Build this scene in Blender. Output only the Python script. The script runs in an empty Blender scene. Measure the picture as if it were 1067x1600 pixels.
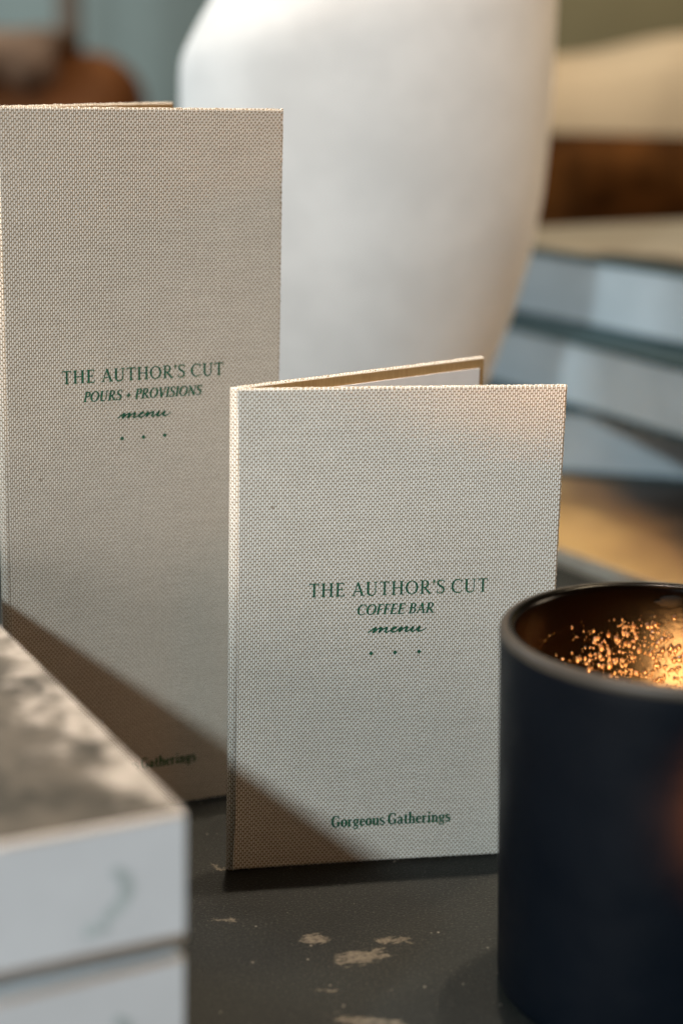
import bpy, bmesh, math, random
from mathutils import Vector, Matrix, noise
random.seed(7)
PI = math.pi
S = bpy.context.scene
COL = S.collection

# ------------------------------------------------------------------ camera
cam_d = bpy.data.cameras.new('camera')
cam = bpy.data.objects.new('camera', cam_d)
COL.objects.link(cam)
S.camera = cam
cam.matrix_world = (Matrix.Translation((0, 0, 0.24386)) @ Matrix.Rotation(PI / 2 - 0.25403, 4, 'X')
                    @ Matrix.Rotation(0.02483, 4, 'Z'))
cam_d.sensor_fit = 'HORIZONTAL'
cam_d.sensor_width = 24.0
cam_d.lens = 62.53
cam_d.clip_start = 0.01
cam_d.clip_end = 50
cam_d.dof.use_dof = True
cam_d.dof.focus_distance = 0.528
cam_d.dof.aperture_fstop = 5.7
cam_d.dof.aperture_blades = 0

# ------------------------------------------------------------------ light
S.view_settings.view_transform = 'Standard'
S.view_settings.look = 'None'
S.view_settings.exposure = 0.0
S.view_settings.gamma = 1.0
S.view_settings.use_curve_mapping = False
W = bpy.data.worlds.new('World')
S.world = W
W.use_nodes = True
bg = W.node_tree.nodes['Background']
bg.inputs[0].default_value = (0.85, 0.62, 0.42, 1)
bg.inputs[1].default_value = 0.02

def area(name, loc, target, size, power, color, size_y=None):
    d = bpy.data.lights.new(name, 'AREA')
    d.energy = power
    d.color = color
    d.shape = 'RECTANGLE' if size_y else 'DISK'
    d.size = size
    if size_y:
        d.size_y = size_y
    o = bpy.data.objects.new(name, d)
    COL.objects.link(o)
    o.location = loc
    o.rotation_euler = (Vector(target) - Vector(loc)).to_track_quat('-Z', 'Y').to_euler()
    return o

# the window behind the camera, a little to the left: gives the slanting shadow of the book stack
area('window_light', (-0.806, -1.40, 1.26), (0, 0.5, 0.08), 0.125, 38.5, (0.76, 0.91, 0.955))
# broad cool daylight from the left
area('daylight_left', (-1.02, -1.06, 0.31), (0.05, 0.8, 0.1), 0.9, 13.5, (1.0, 0.93, 0.86), 0.7)
# two warm ceiling spots, almost overhead
area('ceiling_spot', (-0.03, 0.69, 2.3), (0, 0.5, 0), 0.035, 1.6, (1.0, 0.82, 0.64)).data.spread = 0.62
area('ceiling_spot', (0.32, 0.78, 2.3), (0, 0.5, 0), 0.035, 0.75, (1.0, 0.82, 0.64)).data.spread = 0.62
# unseen warm fill added above the menus, for their tops and brown shadows
area('menu_warm_fill', (0.10, 0.20, 0.60), (0.0, 0.55, 0.12), 0.10, 0.33, (1.0, 0.45, 0.13))
area('vase_fill', (1.7, 0.85, 0.55), (0.0, 0.9, 0.15), 0.6, 9.0, (1.0, 0.80, 0.58))  # unseen fill added to brighten the right side of the vase
# the glow of another small flame, low in front of the dark tumbler
area('candle_glow', (0.150, 0.285, 0.070), (0.104, 0.395, 0.070), 0.02, 0.075, (1.0, 0.25, 0.06)).data.spread = 0.42
# light in the room behind the table
area('room_window', (-1.6, 1.6, 1.3), (-0.3, 3.2, 0.3), 1.0, 62.0, (0.84, 0.96, 1.0))
area('room_spot', (0.9, 1.4, 1.9), (0.35, 2.2, 0.1), 0.3, 21.0, (1.0, 0.80, 0.52))

# ------------------------------------------------------------------ helpers
def tag(o, label=None, cat=None, group=None, kind=None):
    if label: o['label'] = label
    if cat: o['category'] = cat
    if group: o['group'] = group
    if kind: o['kind'] = kind
    return o

def empty(name, loc, rz=0.0):
    o = bpy.data.objects.new(name, None)
    o.empty_display_size = 0.02
    COL.objects.link(o)
    o.location = loc
    o.rotation_euler = (0, 0, rz)
    return o

def link(name, me, mats, parent=None, smooth=True):
    o = bpy.data.objects.new(name, me)
    COL.objects.link(o)
    for m in (mats if isinstance(mats, (list, tuple)) else [mats]):
        me.materials.append(m)
    if smooth:
        for p in me.polygons:
            p.use_smooth = True
    if parent:
        o.parent = parent
    return o

def from_bm(name, bm, mats, parent=None, smooth=False, uv=False):
    bmesh.ops.recalc_face_normals(bm, faces=bm.faces)
    if uv:
        lay = bm.loops.layers.uv.new('UVMap')
        bm.normal_update()
        for f in bm.faces:
            n = f.normal
            ax = max(range(3), key=lambda k: abs(n[k]))
            for l in f.loops:
                c = l.vert.co
                l[lay].uv = ((c.y, c.z), (c.x, c.z), (c.x, c.y))[ax]
    me = bpy.data.meshes.new(name)
    bm.to_mesh(me)
    bm.free()
    return link(name, me, mats, parent, smooth)

def add_box(bm, x0, x1, y0, y1, z0, z1, bev=0.0, seg=2):
    g = bmesh.ops.create_cube(bm, size=1.0)
    vs = g['verts']
    for v in vs:
        v.co = Vector((x0 + (v.co.x + .5) * (x1 - x0), y0 + (v.co.y + .5) * (y1 - y0), z0 + (v.co.z + .5) * (z1 - z0)))
    if bev:
        es = set(e for v in vs for e in v.link_edges)
        bmesh.ops.bevel(bm, geom=list(es), offset=bev, segments=seg, profile=0.5, affect='EDGES')

def prism(bm, prof, x0, x1):
    """closed (y, z) outline carried along x"""
    a = [bm.verts.new((x0, y, z)) for y, z in prof]
    b = [bm.verts.new((x1, y, z)) for y, z in prof]
    n = len(prof)
    for i in range(n):
        j = (i + 1) % n
        bm.faces.new((a[i], a[j], b[j], b[i]))
    bm.faces.new(a[::-1])
    bm.faces.new(b)

def lathe(prof, seg=96, fn=None, close=False):
    """prof: list of (r, z[, material]) ; fn(x,y,z,i)->co"""
    bm = bmesh.new()
    rings = []
    for i, p in enumerate(prof):
        r, z = p[0], p[1]
        if r < 1e-7:
            rings.append([bm.verts.new((0, 0, z))])
        else:
            rings.append([bm.verts.new((r * math.cos(2 * PI * k / seg), r * math.sin(2 * PI * k / seg), z)) for k in range(seg)])
    for i in range(len(prof) - 1):
        a, b = rings[i], rings[i + 1]
        mi = prof[i][2] if len(prof[i]) > 2 else 0
        for k in range(seg):
            k2 = (k + 1) % seg
            if len(a) == 1 and len(b) == 1: continue
            if len(a) == 1: f = bm.faces.new((a[0], b[k2], b[k]))
            elif len(b) == 1: f = bm.faces.new((a[k], a[k2], b[0]))
            else: f = bm.faces.new((a[k], a[k2], b[k2], b[k]))
            f.material_index = mi
    return bm

# ------------------------------------------------------------------ materials
class NT:
    def __init__(s, name):
        s.m = bpy.data.materials.new(name)
        s.m.use_nodes = True
        s.t = s.m.node_tree
        s.b = s.t.nodes['Principled BSDF']
    def n(s, typ, **kw):
        nd = s.t.nodes.new(typ)
        for k, v in kw.items(): setattr(nd, k, v)
        return nd
    def put(s, sock, v):
        if isinstance(v, bpy.types.NodeSocket): s.t.links.new(v, sock)
        else: sock.default_value = v
    def math(s, op, a, b=0.0, c=None):
        nd = s.n('ShaderNodeMath', operation=op)
        s.put(nd.inputs[0], a); s.put(nd.inputs[1], b)
        if c is not None: s.put(nd.inputs[2], c)
        return nd.outputs[0]
    def mix(s, f, a, b):
        nd = s.n('ShaderNodeMix', data_type='RGBA')
        s.put(nd.inputs[0], f)
        s.put(nd.inputs[6], a if isinstance(a, bpy.types.NodeSocket) else (*a, 1)[:4])
        s.put(nd.inputs[7], b if isinstance(b, bpy.types.NodeSocket) else (*b, 1)[:4])
        return nd.outputs[2]
    def noise(s, vec, scale, detail=3, rough=.5, dist=0.0):
        nd = s.n('ShaderNodeTexNoise')
        if vec is not None: s.put(nd.inputs['Vector'], vec)
        nd.inputs['Scale'].default_value = scale
        nd.inputs['Detail'].default_value = detail
        nd.inputs['Roughness'].default_value = rough
        nd.inputs['Distortion'].default_value = dist
        return nd.outputs['Fac']
    def step(s, v, lo, hi, a=0.0, b=1.0):
        nd = s.n('ShaderNodeMapRange', interpolation_type='SMOOTHSTEP')
        s.put(nd.inputs[0], v)
        nd.inputs[1].default_value = lo; nd.inputs[2].default_value = hi
        nd.inputs[3].default_value = a; nd.inputs[4].default_value = b
        return nd.outputs[0]
    def obj(s): return s.n('ShaderNodeTexCoord').outputs['Object']
    def uv(s): return s.n('ShaderNodeTexCoord').outputs['UV']
    def sep(s, v):
        nd = s.n('ShaderNodeSeparateXYZ'); s.put(nd.inputs[0], v); return nd.outputs
    def comb(s, x, y, z=0.0):
        nd = s.n('ShaderNodeCombineXYZ')
        s.put(nd.inputs[0], x); s.put(nd.inputs[1], y); s.put(nd.inputs[2], z); return nd.outputs[0]
    def bump(s, h, strength, dist):
        nd = s.n('ShaderNodeBump')
        s.put(nd.inputs['Height'], h)
        nd.inputs['Strength'].default_value = strength
        nd.inputs['Distance'].default_value = dist
        s.t.links.new(nd.outputs[0], s.b.inputs['Normal'])
    def set(s, color=None, rough=None, spec=None, metal=None):
        if color is not None: s.put(s.b.inputs['Base Color'], color if isinstance(color, bpy.types.NodeSocket) else (*color, 1)[:4])
        if rough is not None: s.put(s.b.inputs['Roughness'], rough)
        if spec is not None: s.b.inputs['Specular IOR Level'].default_value = spec
        if metal is not None: s.b.inputs['Metallic'].default_value = metal
        return s.m

def weave(name, ink=False, tone=1.0, warm=0.0):
    N = NT(name)
    uv = N.uv()
    x, y, z = N.sep(uv)
    wob = N.noise(N.comb(N.math('MULTIPLY', x, 500), N.math('MULTIPLY', y, 130)), 1.0, 2)
    xs = N.math('MULTIPLY', N.math('ADD', x, 5.0), 1 / 0.000668)
    xs = N.math('ADD', xs, N.math('MULTIPLY', wob, 0.5))
    ix = N.math('FLOOR', xs)
    fx = N.math('FRACT', xs)
    ys = N.math('MULTIPLY', N.math('ADD', y, 5.0), 1 / 0.00158)
    ys = N.math('ADD', ys, N.math('MULTIPLY', N.math('MODULO', ix, 2.0), 0.5))
    rnd = N.n('ShaderNodeTexWhiteNoise', noise_dimensions='1D'); N.put(rnd.inputs['W'], ix)
    ys = N.math('ADD', ys, N.math('MULTIPLY', rnd.outputs[0], 0.14))
    ys = N.math('ADD', ys, N.math('MULTIPLY', fx, -0.10))
    iy = N.math('FLOOR', ys)
    fy = N.math('FRACT', ys)
    px = N.math('POWER', N.math('SINE', N.math('MULTIPLY', fx, PI)), 0.7)
    py = N.math('MULTIPLY', N.step(fy, 0.0, 0.16), N.step(fy, 0.74, 0.92, 1.0, 0.0))
    h = N.math('MULTIPLY', px, py)
    mask = N.step(h, 0.25, 0.80)
    cell = N.n('ShaderNodeTexWhiteNoise', noise_dimensions='2D')
    N.put(cell.inputs['Vector'], N.comb(ix, iy))
    slub = N.noise(N.comb(N.math('MULTIPLY', x, 60), N.math('MULTIPLY', y, 420)), 1.0, 3)
    blot = N.noise(N.comb(N.math('MULTIPLY', x, 38), N.math('MULTIPLY', y, 38)), 1.0, 3)
    var = N.math('ADD', N.math('MULTIPLY', cell.outputs[0], 0.22), N.math('MULTIPLY', slub, 0.50))
    var = N.math('ADD', var, N.math('MULTIPLY', blot, 0.25))
    if ink:
        warp = N.mix(var, (0.006, 0.080, 0.042), (0.035, 0.21, 0.12))
        weft = (0.016, 0.058, 0.035)
    else:
        def tn(c): return tuple(v * tone * (1 - warm * k) for k, v in enumerate(c))
        warp = N.mix(var, tn((0.70, 0.67, 0.63)), tn((0.94, 0.92, 0.89)))
        weft = N.mix(var, tn((0.225, 0.175, 0.115)), tn((0.40, 0.33, 0.24)))
    col = N.mix(mask, weft, warp)
    nep = N.n('ShaderNodeTexVoronoi'); N.put(nep.inputs['Vector'], uv); nep.inputs['Scale'].default_value = 170
    nr = N.n('ShaderNodeTexWhiteNoise'); N.put(nr.inputs['Vector'], nep.outputs['Position'])
    nm = N.math('MULTIPLY', N.step(nep.outputs['Distance'], .05, .12, .55, 0.0), N.math('GREATER_THAN', nr.outputs[0], .982))
    col = N.mix(nm, col, (0.16, 0.11, 0.06))
    N.set(col, 0.85, 0.25)
    N.b.inputs['Sheen Weight'].default_value = 0.0 if ink else 0.08
    N.bump(h, 0.6, 0.00020)
    return N.m

M_LINEN = weave('natural_linen', tone=1.03)
M_LINEN_TALL = weave('natural_linen_brown', tone=.88, warm=.04)
M_INK = weave('green_ink', True)

def simple(name, col, rough=.6, spec=.5, metal=0.0, nscale=None, namp=.1, bump=0.0, bscale=800, bdist=.0002):
    N = NT(name)
    c = col
    if nscale:
        f = N.noise(N.obj(), nscale, 4, .6)
        lo = tuple(v * (1 - namp) for v in col); hi = tuple(min(1, v * (1 + namp)) for v in col)
        c = N.mix(N.step(f, .3, .7), lo, hi)
    N.set(c, rough, spec, metal)
    if bump: N.bump(N.noise(N.obj(), bscale, 3), bump, bdist)
    return N.m

def kraft():
    N = NT('kraft_lining')
    p = N.sep(N.obj())
    fib = N.noise(N.comb(N.math('MULTIPLY', p[0], 1400), N.math('MULTIPLY', p[1], 1400), N.math('MULTIPLY', p[2], 120)), 1.0, 3)
    return N.set(N.mix(fib, (0.27, 0.155, 0.06), (0.46, 0.30, 0.14)), .8, .2)
M_KRAFT = kraft()
M_PAPER = simple('white_paper', (0.80, 0.77, 0.78), .75, .3, nscale=90, namp=.03)
M_VASE = simple('white_ceramic', (0.84, 0.80, 0.775), .8, .35, nscale=26, namp=.055, bump=.25, bscale=260, bdist=.0006)
M_SPINE = simple('white_book_cloth', (0.65, 0.665, 0.70), .55, .4, nscale=60, namp=.03)
M_PALE = simple('pale_book_cover', (0.405, 0.465, 0.51), .5, .4, nscale=40, namp=.06)
M_PAGES = simple('page_edges', (0.62, 0.58, 0.52), .85, .2, nscale=300, namp=.12)
M_MARK = simple('grey_green_print', (0.46, 0.51, 0.52), .6, .3, nscale=200, namp=.2)
M_TEALGAP = simple('dark_teal_board', (0.03, 0.06, 0.07), .6, .3, nscale=200, namp=.2)

# ------------------------------------------------------------------ setting
def table_material():
    N = NT('charcoal_slate')
    o = N.obj()
    p = N.sep(o)
    wv = N.n('ShaderNodeTexNoise'); N.put(wv.inputs['Vector'], o)
    wv.inputs['Scale'].default_value = 150; wv.inputs['Detail'].default_value = 6; wv.inputs['Roughness'].default_value = .72
    w = N.sep(wv.outputs['Color'])
    mask = None
    wisp = N.noise(N.comb(N.math('MULTIPLY', p[0], 210), N.math('MULTIPLY', N.math('ADD', p[1], N.math('MULTIPLY', p[0], -.35)), 620)), 1.0, 5, .65)
    wsp = N.math('MULTIPLY', N.math('SUBTRACT', wisp, .5), 4.2)
    # pale flecks: (x, y, half length, half width, angle)
    for (cx, cy, a, b, ang) in [(-0.0048, 0.4572, .0036, .0034, .2), (0.0165, 0.4575, .0052, .0022, .5), (0.0085, 0.4475, .0082, .0042, .35),
                                (-0.031, 0.4672, .0050, .0010, .1), (0.012, 0.4125, .0125, .0035, -.25),
                                (0.034, 0.4075, .011, .0026, -.15), (-0.0005, 0.4285, .0026, .001, .0), (-0.034, 0.5010, .0042, .0009, -.6),
                                (0.09, 0.62, .012, .004, .4), (-0.02, 0.35, .02, .004, .3), (0.15, 0.5, .015, .004, -.3)]:
        dx = N.math('ADD', N.math('SUBTRACT', p[0], cx), N.math('MULTIPLY', N.math('SUBTRACT', w[0], .5), .020))
        dy = N.math('ADD', N.math('SUBTRACT', p[1], cy), N.math('MULTIPLY', N.math('SUBTRACT', w[1], .5), .011))
        u = N.math('ADD', N.math('MULTIPLY', dx, math.cos(ang) / a), N.math('MULTIPLY', dy, math.sin(ang) / a))
        v = N.math('ADD', N.math('MULTIPLY', dx, -math.sin(ang) / b), N.math('MULTIPLY', dy, math.cos(ang) / b))
        d = N.math('ADD', N.math('MULTIPLY', u, u), N.math('MULTIPLY', v, v))
        e = N.step(N.math('ADD', d, wsp), .30, 1.0, 1.0, 0.0)
        mask = e if mask is None else N.math('MAXIMUM', mask, e)
    inner = N.noise(o, 420, 4, .7)
    mask = N.math('MULTIPLY', mask, N.step(inner, .30, .60, .30, .9))
    cloud = N.noise(o, 22, 5, .6)
    base = N.mix(N.step(cloud, .3, .7), (0.0074, 0.0090, 0.0085), (0.0128, 0.0152, 0.0142))
    grain = N.noise(o, 1250, 3, .7)
    base = N.mix(N.step(grain, .52, .72, 0.0, .8), base, (0.075, 0.073, 0.065))
    spk = N.n('ShaderNodeTexVoronoi'); N.put(spk.inputs['Vector'], o); spk.inputs['Scale'].default_value = 260
    srn = N.n('ShaderNodeTexWhiteNoise'); N.put(srn.inputs['Vector'], spk.outputs['Position'])
    sm = N.math('MULTIPLY', N.step(spk.outputs['Distance'], .07, .13, 1.0, 0.0), N.math('GREATER_THAN', srn.outputs[0], .80))
    base = N.mix(N.math('MULTIPLY', sm, .7), base, (0.24, 0.22, 0.19))
    pale = N.mix(inner, (0.07, 0.062, 0.048), (0.22, 0.195, 0.155))
    N.set(N.mix(mask, base, pale), N.step(cloud, .3, .7, .58, .70), .25)
    N.bump(N.noise(o, 1300, 3, .65), .8, .0005)
    return N.m

bm = bmesh.new()
add_box(bm, -0.75, 0.85, -0.25, 1.45, -0.035, 0.0, .003)
t = from_bm('table', bm, table_material())
tag(t, 'dark charcoal slate tabletop with pale flecks under the menus, books and candle', 'table')

bm = bmesh.new(); add_box(bm, -4, 4, -3, 4, -0.62, -0.6)
tag(from_bm('floor', bm, simple('floor_boards', (0.10, 0.07, 0.05), .6, nscale=3, namp=.3)), kind='structure')
bm = bmesh.new(); add_box(bm, -4, 4, 3.2, 3.3, -0.6, 2.4)
tag(from_bm('wall', bm, simple('grey_teal_plaster', (0.145, 0.172, 0.164), .9, .2, nscale=2.2, namp=.12)), kind='structure')

# ------------------------------------------------------------------ background furniture
def cushion(bm, x0, x1, y0, y1, z0, z1, bev, seg=6, bulge=.0):
    g = bmesh.new()
    add_box(g, x0, x1, y0, y1, z0, z1, bev, seg)
    me = bpy.data.meshes.new('tmp'); g.to_mesh(me); g.free()
    bm.from_mesh(me); bpy.data.meshes.remove(me)

M_LEATHER = simple('chestnut_leather', (0.062, 0.021, 0.0045), .9, .05, nscale=20, namp=.75, bump=.3, bscale=60, bdist=.004)
M_BROWNSEAT = simple('tan_leather', (0.13, 0.045, 0.013), .7, .15, nscale=7, namp=.5, bump=.3, bscale=60, bdist=.004)
M_DARKWOOD = simple('dark_wood', (0.035, 0.022, 0.015), .5, .4, nscale=20, namp=.3)
M_THROW = simple('cream_wool', (0.47, 0.34, 0.215), .95, .1, nscale=12, namp=.10, bump=.4, bscale=300, bdist=.002)

# leather armchair far left
ch = empty('armchair', (-0.50, 2.05, -0.6))
tag(ch, 'brown leather armchair far behind the tall menu, out of focus', 'armchair')
bm = bmesh.new(); cushion(bm, -.34, .24, .16, .34, .30, .835, .07); from_bm('backrest', bm, M_BROWNSEAT, ch, True)
bm = bmesh.new(); cushion(bm, -.34, .24, -.36, .15, .22, .44, .05); from_bm('seat', bm, M_BROWNSEAT, ch, True)
for x in (-.45, .245):
    bm = bmesh.new(); cushion(bm, x, x + .10, -.36, .34, .12, .62 if x < 0 else .745, .045); from_bm('armrest', bm, M_BROWNSEAT, ch, True)
for x in (-.40, .30):
    for y in (-.30, .28):
        bm = bmesh.new(); add_box(bm, x - .02, x + .02, y - .02, y + .02, 0, .23, .004); from_bm('leg', bm, M_DARKWOOD, ch)

# a taupe throw over the chair back
bm = bmesh.new()
def drape(bm, x0, x1, ya, yb, zt, drop, th):
    out = []
    for i in range(13):
        a = PI * i / 12
        out.append(((ya + yb) / 2 - ((yb - ya) / 2 + th) * math.cos(a), zt + th * 1.2 * math.sin(a) ** .4 if 0 < i < 12 else zt))
    inn = [((ya + yb) / 2 - ((yb - ya) / 2 + .002) * math.cos(PI * i / 12), zt + .002 * math.sin(PI * i / 12)) for i in range(13)]
    prof = [(out[0][0], zt - drop)] + out + [(out[-1][0], zt - drop * .8), (inn[-1][0], zt - drop * .8)] + inn[::-1] + [(inn[0][0], zt - drop)]
    n = 24
    rows = []
    for k in range(n + 1):
        u = k / n; x = x0 + (x1 - x0) * u
        f = 1 + .25 * math.sin(u * 17) + .12 * math.sin(u * 31 + 1)
        rows.append([bm.verts.new((x, y, z + (.006 * f if z > zt - .01 else -.02 * f))) for y, z in prof])
    for a, b in zip(rows, rows[1:]):
        for i in range(len(prof)):
            j = (i + 1) % len(prof)
            bm.faces.new((a[i], a[j], b[j], b[i]))
    bm.faces.new(rows[0][::-1]); bm.faces.new(rows[-1])
drape(bm, -.56, -.355, 2.21, 2.39, .236, .022, .016)
tw = from_bm('throw', bm, simple('taupe_wool', (0.13, 0.078, 0.050), .95, .1, nscale=30, namp=.3), None, True)
tag(tw, 'taupe throw draped over the back of the brown armchair, out of focus', 'throw')

# floor lamp beside the chair
lp = empty('floor_lamp', (-0.455, 2.95, -0.6))
tag(lp, 'slim dark upright lamp pole behind the brown armchair, out of focus', 'lamp')
bm = lathe([(0, 0), (.13, 0), (.13, .02), (.02, .035), (.02, 1.5), (0, 1.5)], 32); from_bm('pole', bm, simple('bronzed_metal', (0.075, 0.05, 0.035), .6), lp, True)
bm = lathe([(.10, 1.75), (.17, 1.45), (.168, 1.45), (.098, 1.75)], 40); from_bm('lamp_shade', bm, M_THROW, lp, True)

# leather bench far right with a cream throw
be = empty('bench', (0.42, 1.62, -0.6))
tag(be, 'low brown leather bench behind the stack of pale books, out of focus', 'bench')
bm = bmesh.new(); cushion(bm, -.34, .6, -.02, .42, .50, .775, .03); from_bm('seat', bm, M_LEATHER, be, True)
for x in (-.28, .54):
    for y in (.05, .36):
        bm = bmesh.new(); add_box(bm, x - .025, x + .025, y - .025, y + .025, 0, .51, .004); from_bm('leg', bm, M_DARKWOOD, be)
bm = bmesh.new()
nx, ny = 40, 12
gv = []
for j in range(ny):
    row = []
    for i in range(nx):
        u = i / (nx - 1); v = j / (ny - 1)
        a = PI * v
        x = -.335 + .90 * u
        hgt = .080 + .012 * math.cos((x + .22) * 22 + PI) + .02 * max(0, x + .1)
        row.append(bm.verts.new((x, .20 - .19 * math.cos(a), .777 + hgt * (math.sin(a) ** .35 if 0 < v < 1 else 0))))
    gv.append(row)
for j in range(ny - 1):
    for i in range(nx - 1):
        bm.faces.new((gv[j][i], gv[j][i + 1], gv[j + 1][i + 1], gv[j + 1][i]))
bm.faces.new([gv[j][0] for j in range(ny)]); bm.faces.new([gv[j][-1] for j in range(ny)][::-1])
th = from_bm('blanket', bm, M_THROW, None, True)
th.location = (0.42, 1.62, -0.6)
tag(th, 'cream folded wool blanket lying on the brown bench, out of focus', 'blanket')
# added backdrop behind the bench: warm light on the wall put into colour
bm = bmesh.new()
pts = []
for i in range(161):
    x = 0.06 + 1.6 * i / 160
    pts.append((x, 2.95 + .004 * math.sin(i * .15)))
lo = [bm.verts.new((x, y, -.58)) for x, y in pts]; hi = [bm.verts.new((x, y, 1.9)) for x, y in pts]
for i in range(160): bm.faces.new((lo[i], lo[i + 1], hi[i + 1], hi[i]))
cu = from_bm('warm_backdrop', bm, simple('warm_light_olive', (0.195, 0.155, 0.082), .95, .1, nscale=3, namp=.12), None, True)
sol = cu.modifiers.new('thick', 'SOLIDIFY'); sol.thickness = .004
tag(cu, 'olive brown backdrop behind the bench, warm light on the wall put into its colour', 'warm_backdrop')

# ------------------------------------------------------------------ vase
def build_vase():
    root = empty('vase', (0.0070, 0.94, 0.0))
    tag(root, 'large white ceramic vase with slanted shoulder behind the two menus', 'vase')
    SC, HC = 1.175, .24386
    prof = [(0, .0400), (.0230, .0400), (.0255, .0363), (.0300, .0370), (.0385, .042), (.0455, .06), (.0535, .085), (.0600, .105), (.0675, .128),
            (.0725, .146), (.0765, .163), (.0795, .185), (.0808, .205)]
    seg = 128
    bm = bmesh.new(); rings = []
    def ring(r, zf, cx=0.0, cy=0.0):
        R = []
        for k in range(seg):
            a = 2 * PI * k / seg
            x, y = cx + r * math.cos(a), cy + r * math.sin(a)
            R.append(bm.verts.new((x * SC, y * SC, HC + (zf(x, y) - HC) * SC)))
        rings.append(R)
    def slant(z, k): return lambda x, y: z + k * (x + .081)
    bott = bm.verts.new((0, 0, HC + (.0400 - HC) * SC))
    for r, z in prof[1:]: ring(r, slant(z, 0))
    ring(.0812, slant(.218, .10))
    ring(.0812, slant(.230, .22))
    ring(.0808, slant(.2370, .26))
    ring(.0796, slant(.2415, .28), .0004)
    ring(.0778, slant(.2460, .29), .0010)
    ring(.0740, slant(.2540, .29), .0022)
    ring(.0660, slant(.2700, .28), .0050)
    ring(.0560, slant(.2890, .24), .0080)
    ring(.0460, slant(.3070, .18), .0110)
    ring(.0390, slant(.3220, .10), .0130)
    ring(.0360, slant(.3380, .04), .0140)
    ring(.0360, slant(.3560, .0), .0140)
    ring(.0345, slant(.3580, .0), .0140)
    ring(.0325, slant(.3560, .0), .0140)
    ring(.0325, slant(.3300, .0), .0140)
    for a, b in zip(rings, rings[1:]):
        for k in range(seg):
            bm.faces.new((a[k], a[(k + 1) % seg], b[(k + 1) % seg], b[k]))
    for k in range(seg): bm.faces.new((bott, rings[0][(k + 1) % seg], rings[0][k]))
    from_bm('body', bm, M_VASE, root, True)
build_vase()

# ------------------------------------------------------------------ books
def book(root, L, Wd, T, cover, board=.0028, rad=.0035, open_side=False, pages=None, rad_top=None):
    """local x along the spine, y from the spine to the fore edge, z up; open_side turns the pages to the front"""
    def arc(cy, cz, r, a0, a1, n=6):
        return [(cy + r * math.cos(a0 + (a1 - a0) * i / n), cz + r * math.sin(a0 + (a1 - a0) * i / n)) for i in range(n + 1)]
    out = [(Wd, 0.0)] + [(Wd, board)] + [(board * 1.3, board), (board * 1.3, T - board), (Wd, T - board), (Wd, T)]
    rt = rad_top or rad
    out += arc(rt, T - rt, rt, PI / 2, PI)
    out += arc(rad, rad, rad, PI, 1.5 * PI)
    bm = bmesh.new()
    if open_side: out = [(Wd - y, z) for y, z in out]
    prism(bm, out, 0, L)
    c = from_bm('cover', bm, cover, root)
    for p in c.data.polygons: p.use_smooth = len(p.vertices) == 4 and p.area < L * rad * .5
    bm = bmesh.new()
    y0, y1 = board * 1.3 + .0003, Wd - (.0012 if pages else .004)
    if open_side: y0, y1 = Wd - y1, Wd - y0
    add_box(bm, .003, L - .003, y0, y1, board + .0002, T - board - .0002)
    from_bm('page_block', bm, pages or M_PAGES, root)
    return root

def picture(root, x0, x1, y0, y1, z, mat, name='cover_picture'):
    bm = bmesh.new()
    add_box(bm, x0, x1, y0, y1, z, z + .00015)
    return from_bm(name, bm, mat, root)

def pic_grey():
    N = NT('grey_stone_picture')
    o = N.obj(); p = N.sep(o)
    f = N.noise(N.comb(N.math('MULTIPLY', p[0], 1.0), N.math('MULTIPLY', p[1], .6)), 62, 6, .62, .5)
    g = N.noise(o, 190, 4, .6)
    v = N.math('ADD', N.math('MULTIPLY', f, .75), N.math('MULTIPLY', g, .25))
    # the picture fades to a pale band along its right edge
    edge = N.step(N.math('ADD', p[0], N.math('MULTIPLY', N.noise(o, 55, 5, .65), .055)), .2650, .2755)
    col = N.mix(N.step(v, .34, .66), (0.028, 0.027, 0.023), (0.125, 0.110, 0.092))
    return N.set(N.mix(edge, col, N.mix(N.step(g, .42, .60), (0.43, 0.39, 0.355), (0.27, 0.245, 0.215))), .42, .4)

def logo(root, x, T):
    """a small curled arrow mark on the spine face (y = 0), about half the book's height"""
    pts = [(.0012, .0215), (.0036, .0195), (.0042, .0165), (.0028, .0138), (.0008, .0122), (-.0012, .0112)]
    bm = bmesh.new()
    L = []
    n = len(pts)
    for i, (px, pz) in enumerate(pts):
        a = Vector(pts[max(0, i - 1)]); b = Vector(pts[min(n - 1, i + 1)])
        d = (b - a).normalized(); nn = Vector((-d.y, d.x))
        w = [.0009, .0014, .0016, .0015, .0013, .0010][i]
        L.append((Vector((px, pz)) + nn * w, Vector((px, pz)) - nn * w))
    Y = -.00012
    vs = [(bm.verts.new((a.x, Y, a.y)), bm.verts.new((b.x, Y, b.y))) for a, b in L]
    for (a, b), (c, d) in zip(vs, vs[1:]): bm.faces.new((a, b, d, c))
    q = [(-.0052, .0078), (.0004, .0084), (.0002, .0108), (-.0012, .0098), (-.0040, .0112), (-.0048, .0100)]
    bm.faces.new([bm.verts.new((a, Y - .00004, b)) for a, b in q])
    bm2 = bm
    o = from_bm('spine_mark', bm2, M_MARK, root)
    o.location = (x, 0, (T - .031) / 2)
    return o

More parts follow.
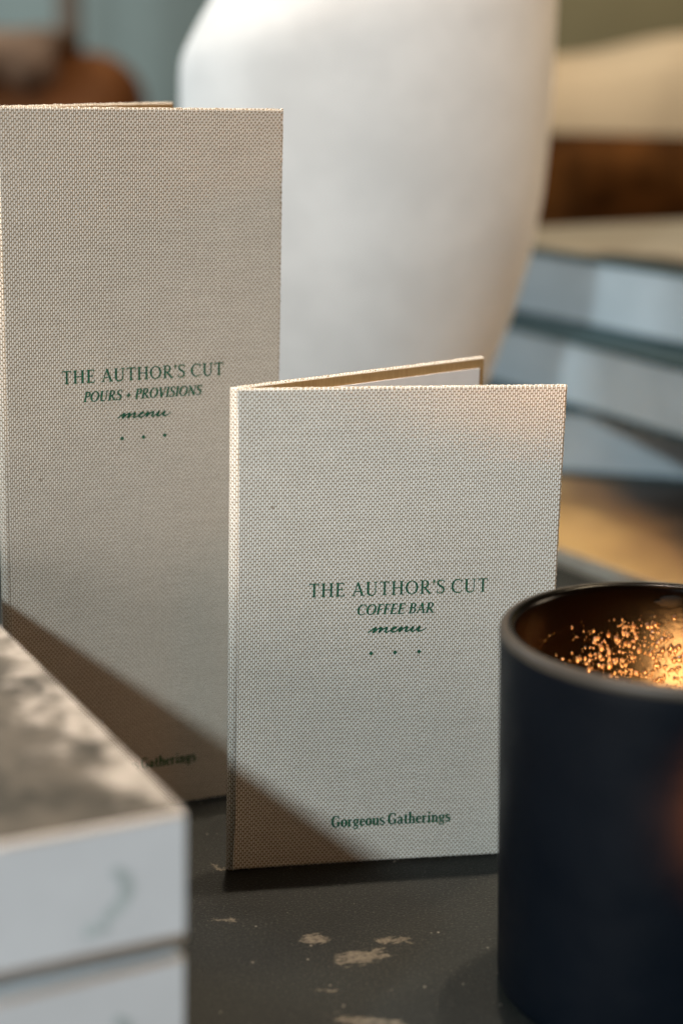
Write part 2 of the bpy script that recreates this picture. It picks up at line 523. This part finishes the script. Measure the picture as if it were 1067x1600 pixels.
yaw = 0.478
ex = Vector((math.cos(yaw), math.sin(yaw), 0)); ey = Vector((-math.sin(yaw), math.cos(yaw), 0))
K = Vector((-0.0296, 0.3280, 0))
LB = .25
zb = 0.0
stack = [(.0320, 0.006, .0004, 'white spined paperback book at the bottom of the front left stack', None),
         (.0322, 0.050, .0004, 'white spined book in the middle of the front left stack, under the grey pictured one', None),
         (.0312, 0.0, 0.0, 'white spined book with grey stone picture on its cover, topmost of the front left stack', 1)]
for T, dr, dx, lab, top in stack:
    r = empty('book', (0, 0, 0), yaw + dr)
    r.location = K - Vector((math.cos(yaw + dr), math.sin(yaw + dr), 0)) * LB + Vector((0, 0, zb)) - ex * dx - ey * dx
    tag(r, lab, 'book', 'white books stacked at front left')
    book(r, LB, .205, T, M_SPINE, board=.0026, rad=.0046, rad_top=.0010)
    picture(r, .0002, LB - .0002, .0011, .2048, T, pic_grey() if top else M_PALE)
    logo(r, LB - .0165, T)
    zb += T + .0004

# back right stack: three big pale books on a wide tan one
def pic_tan():
    N = NT('tan_landscape_picture')
    o = N.obj(); p = N.sep(o)
    w = N.noise(o, 26, 5, .6, .4)
    q = N.math('ADD', N.math('ADD', p[1], N.math('MULTIPLY', p[0], .435)), N.math('MULTIPLY', N.math('SUBTRACT', w, .5), .05))
    dark = N.step(q, .185, .222)
    mid = N.step(q, .135, .20)
    c = N.mix(N.step(N.noise(o, 14, 4), .3, .7), (0.50, 0.315, 0.125), (0.44, 0.295, 0.11))
    c = N.mix(mid, c, (0.19, 0.105, 0.045))
    c = N.mix(dark, c, (0.045, 0.033, 0.025))
    return N.set(c, .5, .35)
ty = math.atan2(-.83, .55)
tr = empty('book', Vector((.1075, .847, 0)) - .30 * Vector((math.cos(ty), math.sin(ty), 0)), ty)
tag(tr, 'wide thin tan and brown pictured book lying flat under the pale stack, behind the candle', 'book', 'books stacked at the back right')
book(tr, .42, .30, .0080, simple('cream_board', (0.42, 0.36, 0.29), .55, nscale=50, namp=.05), board=.0016, rad=.0015, open_side=True)
picture(tr, .001, .419, .0012, .297, .0080, pic_tan())

def pic_cream():
    N = NT('cream_and_black_picture')
    o = N.obj(); p = N.sep(o)
    w = N.math('MULTIPLY', N.math('SUBTRACT', N.noise(o, 22, 4), .5), .05)
    a = N.math('ADD', p[1], w)
    m = N.math('MULTIPLY', N.step(a, .035, .055, 1.0, 0.0), N.step(N.math('ADD', p[0], w), .135, .165))
    m2 = N.math('MULTIPLY', m, .95)
    return N.set(N.mix(m2, N.mix(N.noise(o, 30, 4), (0.26, 0.21, 0.15), (0.38, 0.32, 0.24)), (0.012, 0.012, 0.011)), .5, .35)

def backbook(p, d, s0, L, Wd, z, T, lab, mat, pic):
    a = math.atan2(d[1], d[0])
    dv = Vector((d[0], d[1], 0)).normalized()
    r = empty('book', Vector((p[0], p[1], z)) - dv * s0, a)
    tag(r, lab, 'book', 'books stacked at the back right')
    book(r, L, Wd, T, M_TEALGAP, board=.0030, rad=.0030, open_side=True, pages=M_PALE)
    picture(r, .002, L - .002, .008, Wd - .002, T, pic)
    return r
backbook((.127, 1.004), (.96, -.18), .07, .30, .22, .0083, .0395, 'pale blue grey book turned squarely, lowest of the back right stack on the tan book', M_PALE, M_TEALGAP)
backbook((.128, 1.0056), (.4983, -.867), .16, .31, .24, .0482, .0400, 'pale blue grey book in the middle of the back right stack', M_PALE, M_TEALGAP)
backbook((.1076, 1.088), (.575, -.818), .10, .31, .24, .0886, .0420, 'pale blue grey book with cream and black cover, topmost of the back right stack', M_PALE, pic_cream())

# ------------------------------------------------------------------ candle in a dark tumbler
def candle():
    cx, cy = 0.0860, 0.4340
    root = empty('candle', (cx, cy, 0))
    tag(root, 'lit candle in a dark navy ceramic tumbler at right, wax droplets inside', 'candle')
    out = []
    Rb, Rt, H = .0408, .0446, .1020
    for i in range(9):
        a = PI / 2 * i / 8
        out.append((Rb - .0045 + .0045 * math.sin(a), .0045 - .0045 * math.cos(a)))
    for i in range(1, 20):
        z = .0045 + (H - .0022 - .0045) * i / 20
        out.append((Rb + (Rt - Rb) * ((z - .0045) / (H - .0045)) ** 1.0, z))
    for i in range(9):
        a = PI * i / 8
        out.append((Rt - .0021 + .0021 * math.cos(a), H - .0021 + .0021 * math.sin(a)))
    prof = [(0, 0, 0)] + [(r, z, 0) for r, z in out]
    for q in range(len(prof) - 5, len(prof)): prof[q] = (prof[q][0], prof[q][1], 1)
    Ri = Rt - .0042
    def wall(z): return Ri - .0038 * (H - .0021 - z) / H
    for i in range(1, 16):
        z = (H - .0021) + (.036 - (H - .0021)) * i / 15
        prof.append((wall(z), z, 1))
    prof.append((0, .036, 1))
    N = NT('navy_glaze')
    N.set(N.mix(N.noise(N.obj(), 30, 4), (0.0010, 0.0028, 0.0060), (0.0024, 0.0050, 0.0095)), N.step(N.noise(N.obj(), 90, 3), .3, .7, .42, .52), .18)
    N.bump(N.noise(N.obj(), 900, 2), .12, .0002)
    I = NT('amber_glaze')
    I.set(I.mix(I.noise(I.obj(), 60, 4), (0.0003, 0.00015, 0.0001), (0.0015, 0.0007, 0.0003)), .20, .11)
    I.bump(I.noise(I.obj(), 330, 4, .6), .2, .0004)
    from_bm('tumbler', lathe(prof, 144), [N.m, I.m], root, True)
    RM = NT('bare_glass_rim')
    RM.set(RM.mix(RM.noise(RM.obj(), 160, 4), (0.032, 0.027, 0.022), (0.066, 0.054, 0.043)), .5, .35)
    rp = []
    for q in range(9):
        a = -.45 + (PI * .46 + .45) * q / 8
        rp.append((Rt - .0021 + .00225 * math.cos(a), H - .0021 + .00225 * math.sin(a)))
    rp += [(Rt - .0024, H - .0010), (Rt - .0010, H - .0016), rp[0]]
    from_bm('rim', lathe(rp, 144), RM.m, root, True)
    # wax and wick
    wx = NT('candle_wax'); wx.set((0.70, 0.52, 0.33), .35, .5)
    from_bm('wax', lathe([(0, .046), (.02, .0458), (.034, .0462), (wall(.0485) - .0003, .0485), (wall(.037) - .0003, .037), (0, .037)], 96), wx.m, root, True)
    fx, fy = .000, .004
    wick = from_bm('wick', lathe([(0, .045), (.0009, .045), (.0008, .0545), (0, .055)], 12), simple('charred_wick', (.01, .008, .007), .9), root, True)
    wick.location = (fx, fy, 0)
    F = NT('flame_glow')
    F.set((0, 0, 0), 1.0, 0)
    F.b.inputs['Emission Color'].default_value = (1.0, 0.46, 0.14, 1)
    F.b.inputs['Emission Strength'].default_value = 330
    fl = from_bm('flame', lathe([(0, .0525), (.0016, .0550), (.0031, .0610), (.0034, .0660), (.0026, .0740), (.0013, .0800), (0, .0838)], 24), F.m, root, True)
    fl.location = (fx, fy, 0)
    # droplets of wax and soot on the back wall
    rnd = random.Random(3)
    D = NT('wax_droplet')
    D.set((0.045, 0.024, 0.008), .14, .7)
    bm = bmesh.new()
    for k in range(4200):
        a = rnd.gauss(PI * .54, .42)
        z = .093 - abs(rnd.random()) * .034
        if z > .0905 + .001 * math.sin(a * 9) and rnd.random() < .8: continue
        dens = math.exp(-((a - PI * .46) / .62) ** 2)
        if rnd.random() > dens: continue
        if noise.noise(Vector((a * 9, z * 420, 1.7))) < -.08 and rnd.random() < .85: continue
        r = rnd.choice([.00011, .00013, .00016, .0002, .00025, .0003, .00036, .00045, .0007]) * rnd.uniform(.8, 1.3)
        c = Vector((wall(z) * math.cos(a), wall(z) * math.sin(a), z))
        nrm = Vector((-math.cos(a), -math.sin(a), 0)); tg = Vector((-math.sin(a), math.cos(a), 0)); up = Vector((0, 0, 1))
        st = rnd.uniform(.55, 1.7)
        prev = None
        tip = bm.verts.new(c + nrm * r * .75)
        rings = []
        for q, (rr, hh) in enumerate(((1.0, 0.0), (.92, .35), (.6, .62))):
            rings.append([bm.verts.new(c + nrm * (r * hh) + tg * (r * rr * math.cos(2 * PI * j / 7)) + up * (r * rr * st * math.sin(2 * PI * j / 7))) for j in range(7)])
        for A, B in zip(rings, rings[1:]):
            for j in range(7): bm.faces.new((A[j], A[(j + 1) % 7], B[(j + 1) % 7], B[j]))
        for j in range(7): bm.faces.new((rings[-1][j], rings[-1][(j + 1) % 7], tip))
    d = from_bm('wax_droplets', bm, D.m, root, True)
    tag(d, kind='stuff')
    # dark soot drip under the rim
    bm = bmesh.new()
    m = Matrix.Translation((Ri * math.cos(1.40), Ri * math.sin(1.40), .0975))
    bmesh.ops.create_icosphere(bm, subdivisions=4, radius=1.0)
    for v in bm.verts:
        k = 1 + .25 * math.sin(v.co.x * 5 + 1) * math.cos(v.co.z * 4) + .12 * math.sin(v.co.x * 11 + v.co.z * 7)
        v.co = m @ Vector((v.co.x * .0042 * k, v.co.y * .0009, v.co.z * .0017 + .0003 * v.co.x))
    from_bm('soot_drip', bm, simple('soot', (.003, .003, .003), .7, .1), root, True)
candle()

# ------------------------------------------------------------------ lettering
def catmull(P, Wd, sub=7):
    if len(P) < 3: return P, Wd
    out, ow = [], []
    n = len(P)
    for i in range(n - 1):
        p0, p1, p2, p3 = P[max(i - 1, 0)], P[i], P[i + 1], P[min(i + 2, n - 1)]
        for k in range(sub):
            t = k / sub
            out.append(tuple(.5 * (2 * p1[a] + (p2[a] - p0[a]) * t + (2 * p0[a] - 5 * p1[a] + 4 * p2[a] - p3[a]) * t * t
                                   + (3 * p1[a] - p0[a] - 3 * p2[a] + p3[a]) * t ** 3) for a in (0, 1)))
            ow.append(Wd[i] + (Wd[i + 1] - Wd[i]) * t)
    out.append(P[-1]); ow.append(Wd[-1])
    return out, ow

def L2(x0, y0, x1, y1, w, w2=None): return ([(x0, y0), (x1, y1)], [w, w if w2 is None else w2])
def C(pts, ws): return catmull(pts, ws)
def ELL(cx, cy, rx, ry, wt, wk, n=36):
    P = [(cx + rx * math.cos(2 * PI * i / n), cy + ry * math.sin(2 * PI * i / n)) for i in range(n + 1)]
    return P, [wt + (wk - wt) * abs(math.cos(2 * PI * i / n)) ** 1.5 for i in range(n + 1)]
st, hl, sf = .125, .06, .05
SX = lambda x, y, h=.14: L2(x - h, y, x + h, y, sf)
bowlP = [(.17, .97), (.36, .97), (.53, .91), (.57, .74), (.50, .56), (.36, .49), (.17, .49)]
bowlW = [.05, .06, .09, .12, .09, .06, .05]
Spts = [(.50, .80), (.46, .93), (.30, .985), (.14, .92), (.09, .76), (.18, .61), (.34, .51), (.48, .39), (.51, .23), (.42, .07), (.25, .01), (.10, .08), (.06, .24)]
Sw = [.04, .05, .06, .08, .1, .12, .13, .12, .1, .08, .06, .05, .04]
Cpts = [(.70, .78), (.62, .92), (.45, .985), (.22, .91), (.09, .70), (.055, .48), (.1, .26), (.25, .07), (.45, .01), (.62, .06), (.73, .2)]
Cw = [.04, .05, .06, .09, .12, .13, .12, .09, .06, .05, .04]
CAPS = {
 'T': (.74, [L2(.36, 0, .36, 1, st), L2(.04, .97, .68, .97, hl), L2(.055, 1, .035, .78, .05, .03), L2(.665, 1, .685, .78, .05, .03), SX(.36, .025)]),
 'H': (.92, [L2(.18, 0, .18, 1, st), L2(.72, 0, .72, 1, st), L2(.18, .52, .72, .52, hl), SX(.18, .025), SX(.72, .025), SX(.18, .975), SX(.72, .975)]),
 'E': (.68, [L2(.18, 0, .18, 1, st), L2(.04, .97, .57, .97, hl), L2(.18, .52, .46, .52, hl), L2(.04, .03, .60, .03, hl), L2(.56, 1, .575, .80, .05, .03), L2(.46, .63, .46, .41, .045), L2(.595, 0, .63, .22, .05, .03)]),
 'A': (.86, [L2(.12, .02, .42, 1, hl), L2(.40, 1, .74, .02, st), L2(.22, .34, .62, .34, hl), SX(.12, .025, .12), SX(.74, .025, .14)]),
 'U': (.90, [C([(.18, 1), (.18, .6), (.18, .33), (.24, .1), (.44, .01), (.64, .1), (.70, .33), (.70, .6), (.70, 1)], [st, st, st, .11, .07, .06, .06, .06, .06]), SX(.18, .975), SX(.70, .975, .13)]),
 'O': (.92, [ELL(.45, .5, .37, .48, .055, .13)]),
 'R': (.82, [L2(.18, 0, .18, 1, st), C(bowlP, bowlW), L2(.34, .49, .72, .02, .11), SX(.18, .025), L2(.64, .025, .84, .025, sf), L2(.04, .975, .2, .975, sf)]),
 "'": (.22, [L2(.13, 1.0, .07, .70, .12, .03)]),
 'S': (.60, [C(Spts, Sw), L2(.505, 1, .505, .75, .04), L2(.055, 0, .055, .27, .04)]),
 'C': (.80, [C(Cpts, Cw), L2(.705, 1, .705, .74, .04)]),
 'F': (.62, [L2(.18, 0, .18, 1, st), L2(.04, .97, .57, .97, hl), L2(.18, .50, .46, .50, hl), L2(.56, 1, .575, .80, .05, .03), L2(.46, .61, .46, .39, .045), SX(.18, .025)]),
 'B': (.70, [L2(.18, 0, .18, 1, st), C([(.17, .97), (.34, .97), (.50, .90), (.52, .74), (.46, .58), (.33, .53), (.17, .53)], bowlW), C([(.17, .53), (.38, .53), (.55, .46), (.59, .27), (.53, .10), (.38, .03), (.17, .03)], bowlW), L2(.04, .975, .2, .975, sf), L2(.04, .025, .2, .025, sf)]),
 'P': (.66, [L2(.18, 0, .18, 1, st), C(bowlP, bowlW), SX(.18, .025), L2(.04, .975, .2, .975, sf)]),
 'V': (.80, [L2(.12, .98, .42, 0, st), L2(.42, 0, .70, .98, hl), SX(.12, .975, .13), SX(.70, .975, .11)]),
 'I': (.38, [L2(.18, 0, .18, 1, st), SX(.18, .025), SX(.18, .975)]),
 'N': (.90, [L2(.16, 0, .16, 1, hl), L2(.14, .98, .74, .02, st), L2(.74, 0, .74, 1, hl), SX(.16, .025, .12), SX(.12, .975, .1), SX(.74, .975, .12)]),
 '+': (.66, [L2(.08, .42, .58, .42, .08), L2(.33, .17, .33, .67, .08)]),
 ' ': (.32, []),
}
b = .16
LOW = {
 'G': (.90, [C([(.70, .76), (.60, .92), (.44, .98), (.22, .90), (.11, .70), (.09, .48), (.12, .27), (.26, .07), (.46, .02), (.62, .07), (.70, .16)], [.06, .07, .08, .13, .17, .18, .17, .12, .08, .07, .07]), L2(.70, 1, .70, .70, .06), L2(.68, .42, .68, .05, b), L2(.50, .43, .84, .43, .08)]),
 'o': (.64, [ELL(.31, .33, .22, .30, .08, .18)]),
 'r': (.52, [L2(.17, 0, .17, .64, b), C([(.2, .44), (.28, .57), (.42, .58)], [.07, .1, .15]), L2(.02, .035, .34, .035, .08), L2(.03, .62, .17, .62, .08)]),
 'g': (.62, [ELL(.28, .42, .185, .20, .07, .15), C([(.16, .24), (.12, .15), (.22, .09), (.40, .07), (.50, -.05), (.42, -.18), (.24, -.22), (.09, -.15), (.10, -.03), (.2, .05)], [.06, .08, .1, .12, .1, .08, .08, .08, .07, .05]), L2(.40, .57, .55, .63, .10)]),
 'e': (.58, [L2(.12, .36, .48, .36, .07), C([(.47, .36), (.44, .54), (.30, .62), (.16, .54), (.11, .33), (.16, .12), (.31, .03), (.50, .13)], [.12, .10, .07, .13, .17, .14, .09, .05])]),
 'u': (.70, [C([(.16, .64), (.16, .4), (.16, .2), (.22, .07), (.34, .03), (.50, .14)], [b, b, b, .12, .08, .06]), L2(.53, .64, .53, 0, b), L2(.01, .62, .16, .62, .08), L2(.38, .62, .53, .62, .08), L2(.53, .035, .68, .035, .08)]),
 's': (.52, [C([(x * .86 + .02, y * .65) for x, y in Spts], [.06, .07, .08, .1, .12, .14, .15, .14, .12, .1, .08, .07, .06])]),
 'a': (.62, [C([(.1, .48), (.19, .61), (.34, .59), (.42, .46), (.42, .28), (.43, .1), (.58, .04)], [.13, .08, .1, .15, b, .14, .07]), C([(.42, .38), (.2, .34), (.1, .18), (.18, .04), (.32, .06), (.42, .16)], [.06, .08, .15, .1, .06, .05])]),
 't': (.44, [C([(.19, .86), (.19, .6), (.19, .2), (.26, .04), (.42, .09)], [.08, b, b, .12, .05]), L2(.02, .62, .38, .62, .08)]),
 'h': (.74, [L2(.17, 0, .17, 1.02, b), C([(.2, .44), (.32, .59), (.47, .57), (.54, .42), (.54, .2), (.54, 0)], [.06, .09, .12, b, b, b]), L2(.01, .035, .33, .035, .08), L2(.39, .035, .70, .035, .08), L2(.02, 1.0, .17, 1.0, .08)]),
 'n': (.74, [L2(.17, 0, .17, .64, b), C([(.2, .44), (.32, .59), (.47, .57), (.54, .42), (.54, .2), (.54, 0)], [.06, .09, .12, b, b, b]), L2(.01, .035, .33, .035, .08), L2(.39, .035, .70, .035, .08), L2(.02, .62, .17, .62, .08)]),
 'i': (.38, [L2(.18, 0, .18, .64, b), L2(.02, .035, .34, .035, .08), L2(.03, .62, .18, .62, .08), L2(.18, .80, .18, .97, .17)]),
 ' ': (.30, []),
}
def strokes_for(text, font, track=0.0, shear=0.0, narrow=1.0):
    x = 0; out = []
    for ch in text:
        adv, ss = font[ch]
        for P, Wd in ss:
            out.append(([((px + shear * py) * narrow + x, py) for px, py in P], Wd))
        x += adv * narrow + track
    return out
SCRIPT = catmull([(0, .05), (.45, .5), (.95, .95), (.98, .75), (.70, .05), (1.25, .65), (1.75, .95), (1.75, .7), (1.45, .05), (2.0, .65), (2.5, .95), (2.5, .7), (2.3, .2), (2.5, .02),
                  (3.0, .35), (3.65, .75), (3.75, .97), (3.4, .85), (3.15, .4), (3.25, .06), (3.65, .1), (4.1, .6), (4.45, .95), (4.4, .65), (4.15, .05), (4.7, .65), (5.2, .95),
                  (5.2, .7), (5.0, .2), (5.2, .02), (5.7, .5), (6.05, .95), (5.95, .6), (5.8, .15), (6.05, .03), (6.5, .45), (6.9, .95), (6.8, .6), (6.65, .15), (6.9, .02), (7.3, .2), (7.8, .6)],
                 [.6 * q for q in [.20, .24, .30, .36, .36, .24, .30, .36, .36, .24, .30, .36, .36, .24, .20, .22, .28, .34, .38, .34, .22, .22, .30, .36, .36, .24, .30, .36, .36, .24, .22, .30, .36, .36, .24, .22, .30, .36, .36, .26, .2, .12]], 5)

def lettering(parent, name, strokes, x0, x1, z, hgt, yoff=-.00006, bold=1.2):
    cw, chh, amp = parent['size']
    """strokes in units of the cap height, fitted between x0 and x1 on the cover's front (y = 0 faces the viewer)"""
    xs = [p[0] for P, _ in strokes for p in P]
    mn, mx = min(xs), max(xs)
    sx = (x1 - x0) / (mx - mn)
    bm = bmesh.new()
    lay = bm.loops.layers.uv.new('UVMap')
    for si, (P, Wd) in enumerate(strokes):
        Q = [Vector((x0 + (px - mn) * sx, z + py * hgt)) for px, py in P]
        Y0 = yoff - .000003 * (si % 9)
        pr = []
        n = len(Q)
        closed = (Q[0] - Q[-1]).length < 1e-6
        for i in range(n):
            a = Q[i - 1] if i else (Q[-2] if closed else Q[0])
            c = Q[i + 1] if i < n - 1 else (Q[1] if closed else Q[-1])
            d = c - a
            if d.length < 1e-9: d = Vector((1, 0))
            d.normalize()
            nn = Vector((-d.y, d.x)) * Wd[i] * hgt * .5 * bold
            e1, e2 = Q[i] + nn, Q[i] - nn
            pr.append((bm.verts.new((e1.x, Y0 + bow(e1.x, e1.y, cw, chh, amp), e1.y)), bm.verts.new((e2.x, Y0 + bow(e2.x, e2.y, cw, chh, amp), e2.y))))
        for (a, b_), (c, d_) in zip(pr, pr[1:]):
            try: bm.faces.new((a, b_, d_, c))
            except ValueError: pass
    bm.normal_update()
    for f in bm.faces:
        if f.normal.y > 0: f.normal_flip()
        for l in f.loops: l[lay].uv = (l.vert.co.x, l.vert.co.z)
    me = bpy.data.meshes.new(name)
    bm.to_mesh(me); bm.free()
    return link(name, me, M_INK, parent, False)

# ------------------------------------------------------------------ the two menus
def bow(x, z, w, h, amp):
    return amp * math.sin(PI * min(max(x / w, 0), 1)) * (.35 + .65 * (z / h) ** 2) + amp * .35 * math.sin(5.2 * x / w + 3.1 * z / h)

def cover_mesh(w, h, T, z0, amp, seed):
    rnd = random.Random(seed)
    x0 = .0019
    nx, nz = int(w / .00085), int(h / .00085)
    bm = bmesh.new()
    def co(i, j, side, ins):
        x = x0 + (w - x0) * i / nx; z = z0 + (h - z0) * j / nz
        if i == 0: x += 0
        if i == nx: x -= ins
        if j == 0: z += ins
        if j == nz: z -= ins
        return x, z
    jit = {}
    def grid(y):
        G = []
        for i in range(nx + 1):
            row = []
            for j in range(nz + 1):
                x, z = co(i, j, 0, .00045)
                row.append(bm.verts.new((x, y + bow(x, z, w, h, amp), z)))
            G.append(row)
        return G
    A, B = grid(0.0), grid(T)
    for i in range(nx):
        for j in range(nz):
            bm.faces.new((A[i][j], A[i + 1][j], A[i + 1][j + 1], A[i][j + 1]))
            bm.faces.new((B[i][j], B[i][j + 1], B[i + 1][j + 1], B[i + 1][j]))
    rim = [(i, 0) for i in range(nx)] + [(nx, j) for j in range(nz)] + [(i, nz) for i in range(nx, 0, -1)] + [(0, j) for j in range(nz, 0, -1)]
    loops = []
    for y in (.0005, T - .0005):
        L_ = []
        for q, (i, j) in enumerate(rim):
            if (i, j) not in jit: jit[(i, j)] = rnd.uniform(-.00010, .00010) + (.00007 if q % 2 else -.00007)
            x, z = co(i, j, 0, jit[(i, j)])
            L_.append(bm.verts.new((x, y + bow(x, z, w, h, amp), z)))
        loops.append(L_)
    a = [A[i][j] for i, j in rim]; b_ = [B[i][j] for i, j in rim]
    n = len(rim)
    for u, v in ((a, loops[0]), (loops[0], loops[1]), (loops[1], b_)):
        for q in range(n):
            bm.faces.new((u[q], v[q], v[(q + 1) % n], u[(q + 1) % n]))
    return bm

def menu(loc, yaw, back_yaw, w, h, label, panel, M_LINEN=M_LINEN):
    root = empty('menu', (loc[0], loc[1], 0.0), yaw)
    tag(root, label, 'menu')
    T = .0019
    z0 = .0006
    amp = .0007 if panel else .0005
    bm = cover_mesh(w, h, T, z0, amp, 5)
    front = from_bm('front_cover', bm, M_LINEN, root, True, uv=True)
    front['size'] = (w, h, amp)
    # the folded spine
    bm = bmesh.new()
    seg = 20
    pr = []
    for i in range(seg):
        a = 2 * PI * i / seg
        pr.append((.0019 + .00195 * math.cos(a), .0020 + .00195 * math.sin(a)))
    lo = [bm.verts.new((x, y, z0)) for x, y in pr]; hi = [bm.verts.new((x, y, h - .0001)) for x, y in pr]
    lay = bm.loops.layers.uv.new('UVMap')
    for i in range(seg):
        j = (i + 1) % seg
        f = bm.faces.new((lo[i], lo[j], hi[j], hi[i]))
        ua, ub = -i / seg * .0122, -(i + 1) / seg * .0122
        for l, (u, v) in zip(f.loops, ((ua, z0), (ub, z0), (ub, h), (ua, h))): l[lay].uv = (u, v)
    bm.faces.new(lo[::-1]); bm.faces.new(hi)
    from_bm('spine', bm, M_LINEN, root, True)
    # back cover swings away behind
    dy = back_yaw - yaw
    bm = cover_mesh(w, h, T, z0, 0.0, 9)
    back = from_bm('back_cover', bm, M_LINEN, root, True, uv=True)
    back.location = (0.0012, T + .0004, 0)
    back.rotation_euler = (0, 0, dy)
    bm = bmesh.new(); add_box(bm, .003, w - .0006, -.0002, -.00003, z0 + .0006, h - .0006)
    from_bm('lining', bm, M_KRAFT, back)
    if panel:
        bm = bmesh.new(); add_box(bm, .010, w - .0028, -.0007, -.00026, z0 + .004, h - .0034)
        from_bm('paper_insert', bm, M_PAPER, back)
    return front

def dots(parent, xs, z):
    S_ = []
    for x in xs:
        S_.append(([(x - .0007, 0), (x, 0), (x + .0007, 0)], [.02, 1.0, .02]))
    o = lettering(parent, 'dot_ornament', S_, xs[0] - .0007, xs[-1] + .0007, z, .00125)
    return o

SP = (-.0322, .4974)
f1 = menu(SP, .195, .7028, .0998, .150, 'short linen covered coffee bar menu standing half open beside the candle', True)
lettering(f1, 'title_lettering', strokes_for("THE AUTHOR'S CUT", CAPS, .07), .0238, .0781, .0871, .0042)
lettering(f1, 'subtitle_lettering', strokes_for('COFFEE BAR', CAPS, .03, .2, .84), .0387, .0618, .0811, .0032, bold=1.5)
lettering(f1, 'script_lettering', [SCRIPT], .0418, .0597, .0754, .0016, bold=1.9)
dots(f1, (.0430, .0503, .0577), .0689)
lettering(f1, 'maker_lettering', strokes_for('Gorgeous Gatherings', LOW, .02), .0325, .0694, .0128, .0037)

BP = (-.1030, .5211)
f2 = menu(BP, .459, 1.07, .0917, .226, 'tall linen covered pours and provisions menu standing at left, lower corner behind the stacked books', False, M_LINEN_TALL)
lettering(f2, 'title_lettering', strokes_for("THE AUTHOR'S CUT", CAPS, .07), .0198, .0721, .1440, .0040, bold=1.3)
lettering(f2, 'subtitle_lettering', strokes_for('POURS + PROVISIONS', CAPS, .03, .2, .84), .0264, .0650, .1381, .0031, bold=1.6)
lettering(f2, 'script_lettering', [SCRIPT], .0372, .0547, .1322, .0016, bold=1.9)
dots(f2, (.0386, .0456, .0526), .1259)
lettering(f2, 'maker_lettering', strokes_for('Gorgeous Gatherings', LOW, .02), .0275, .0632, .0149, .0037)
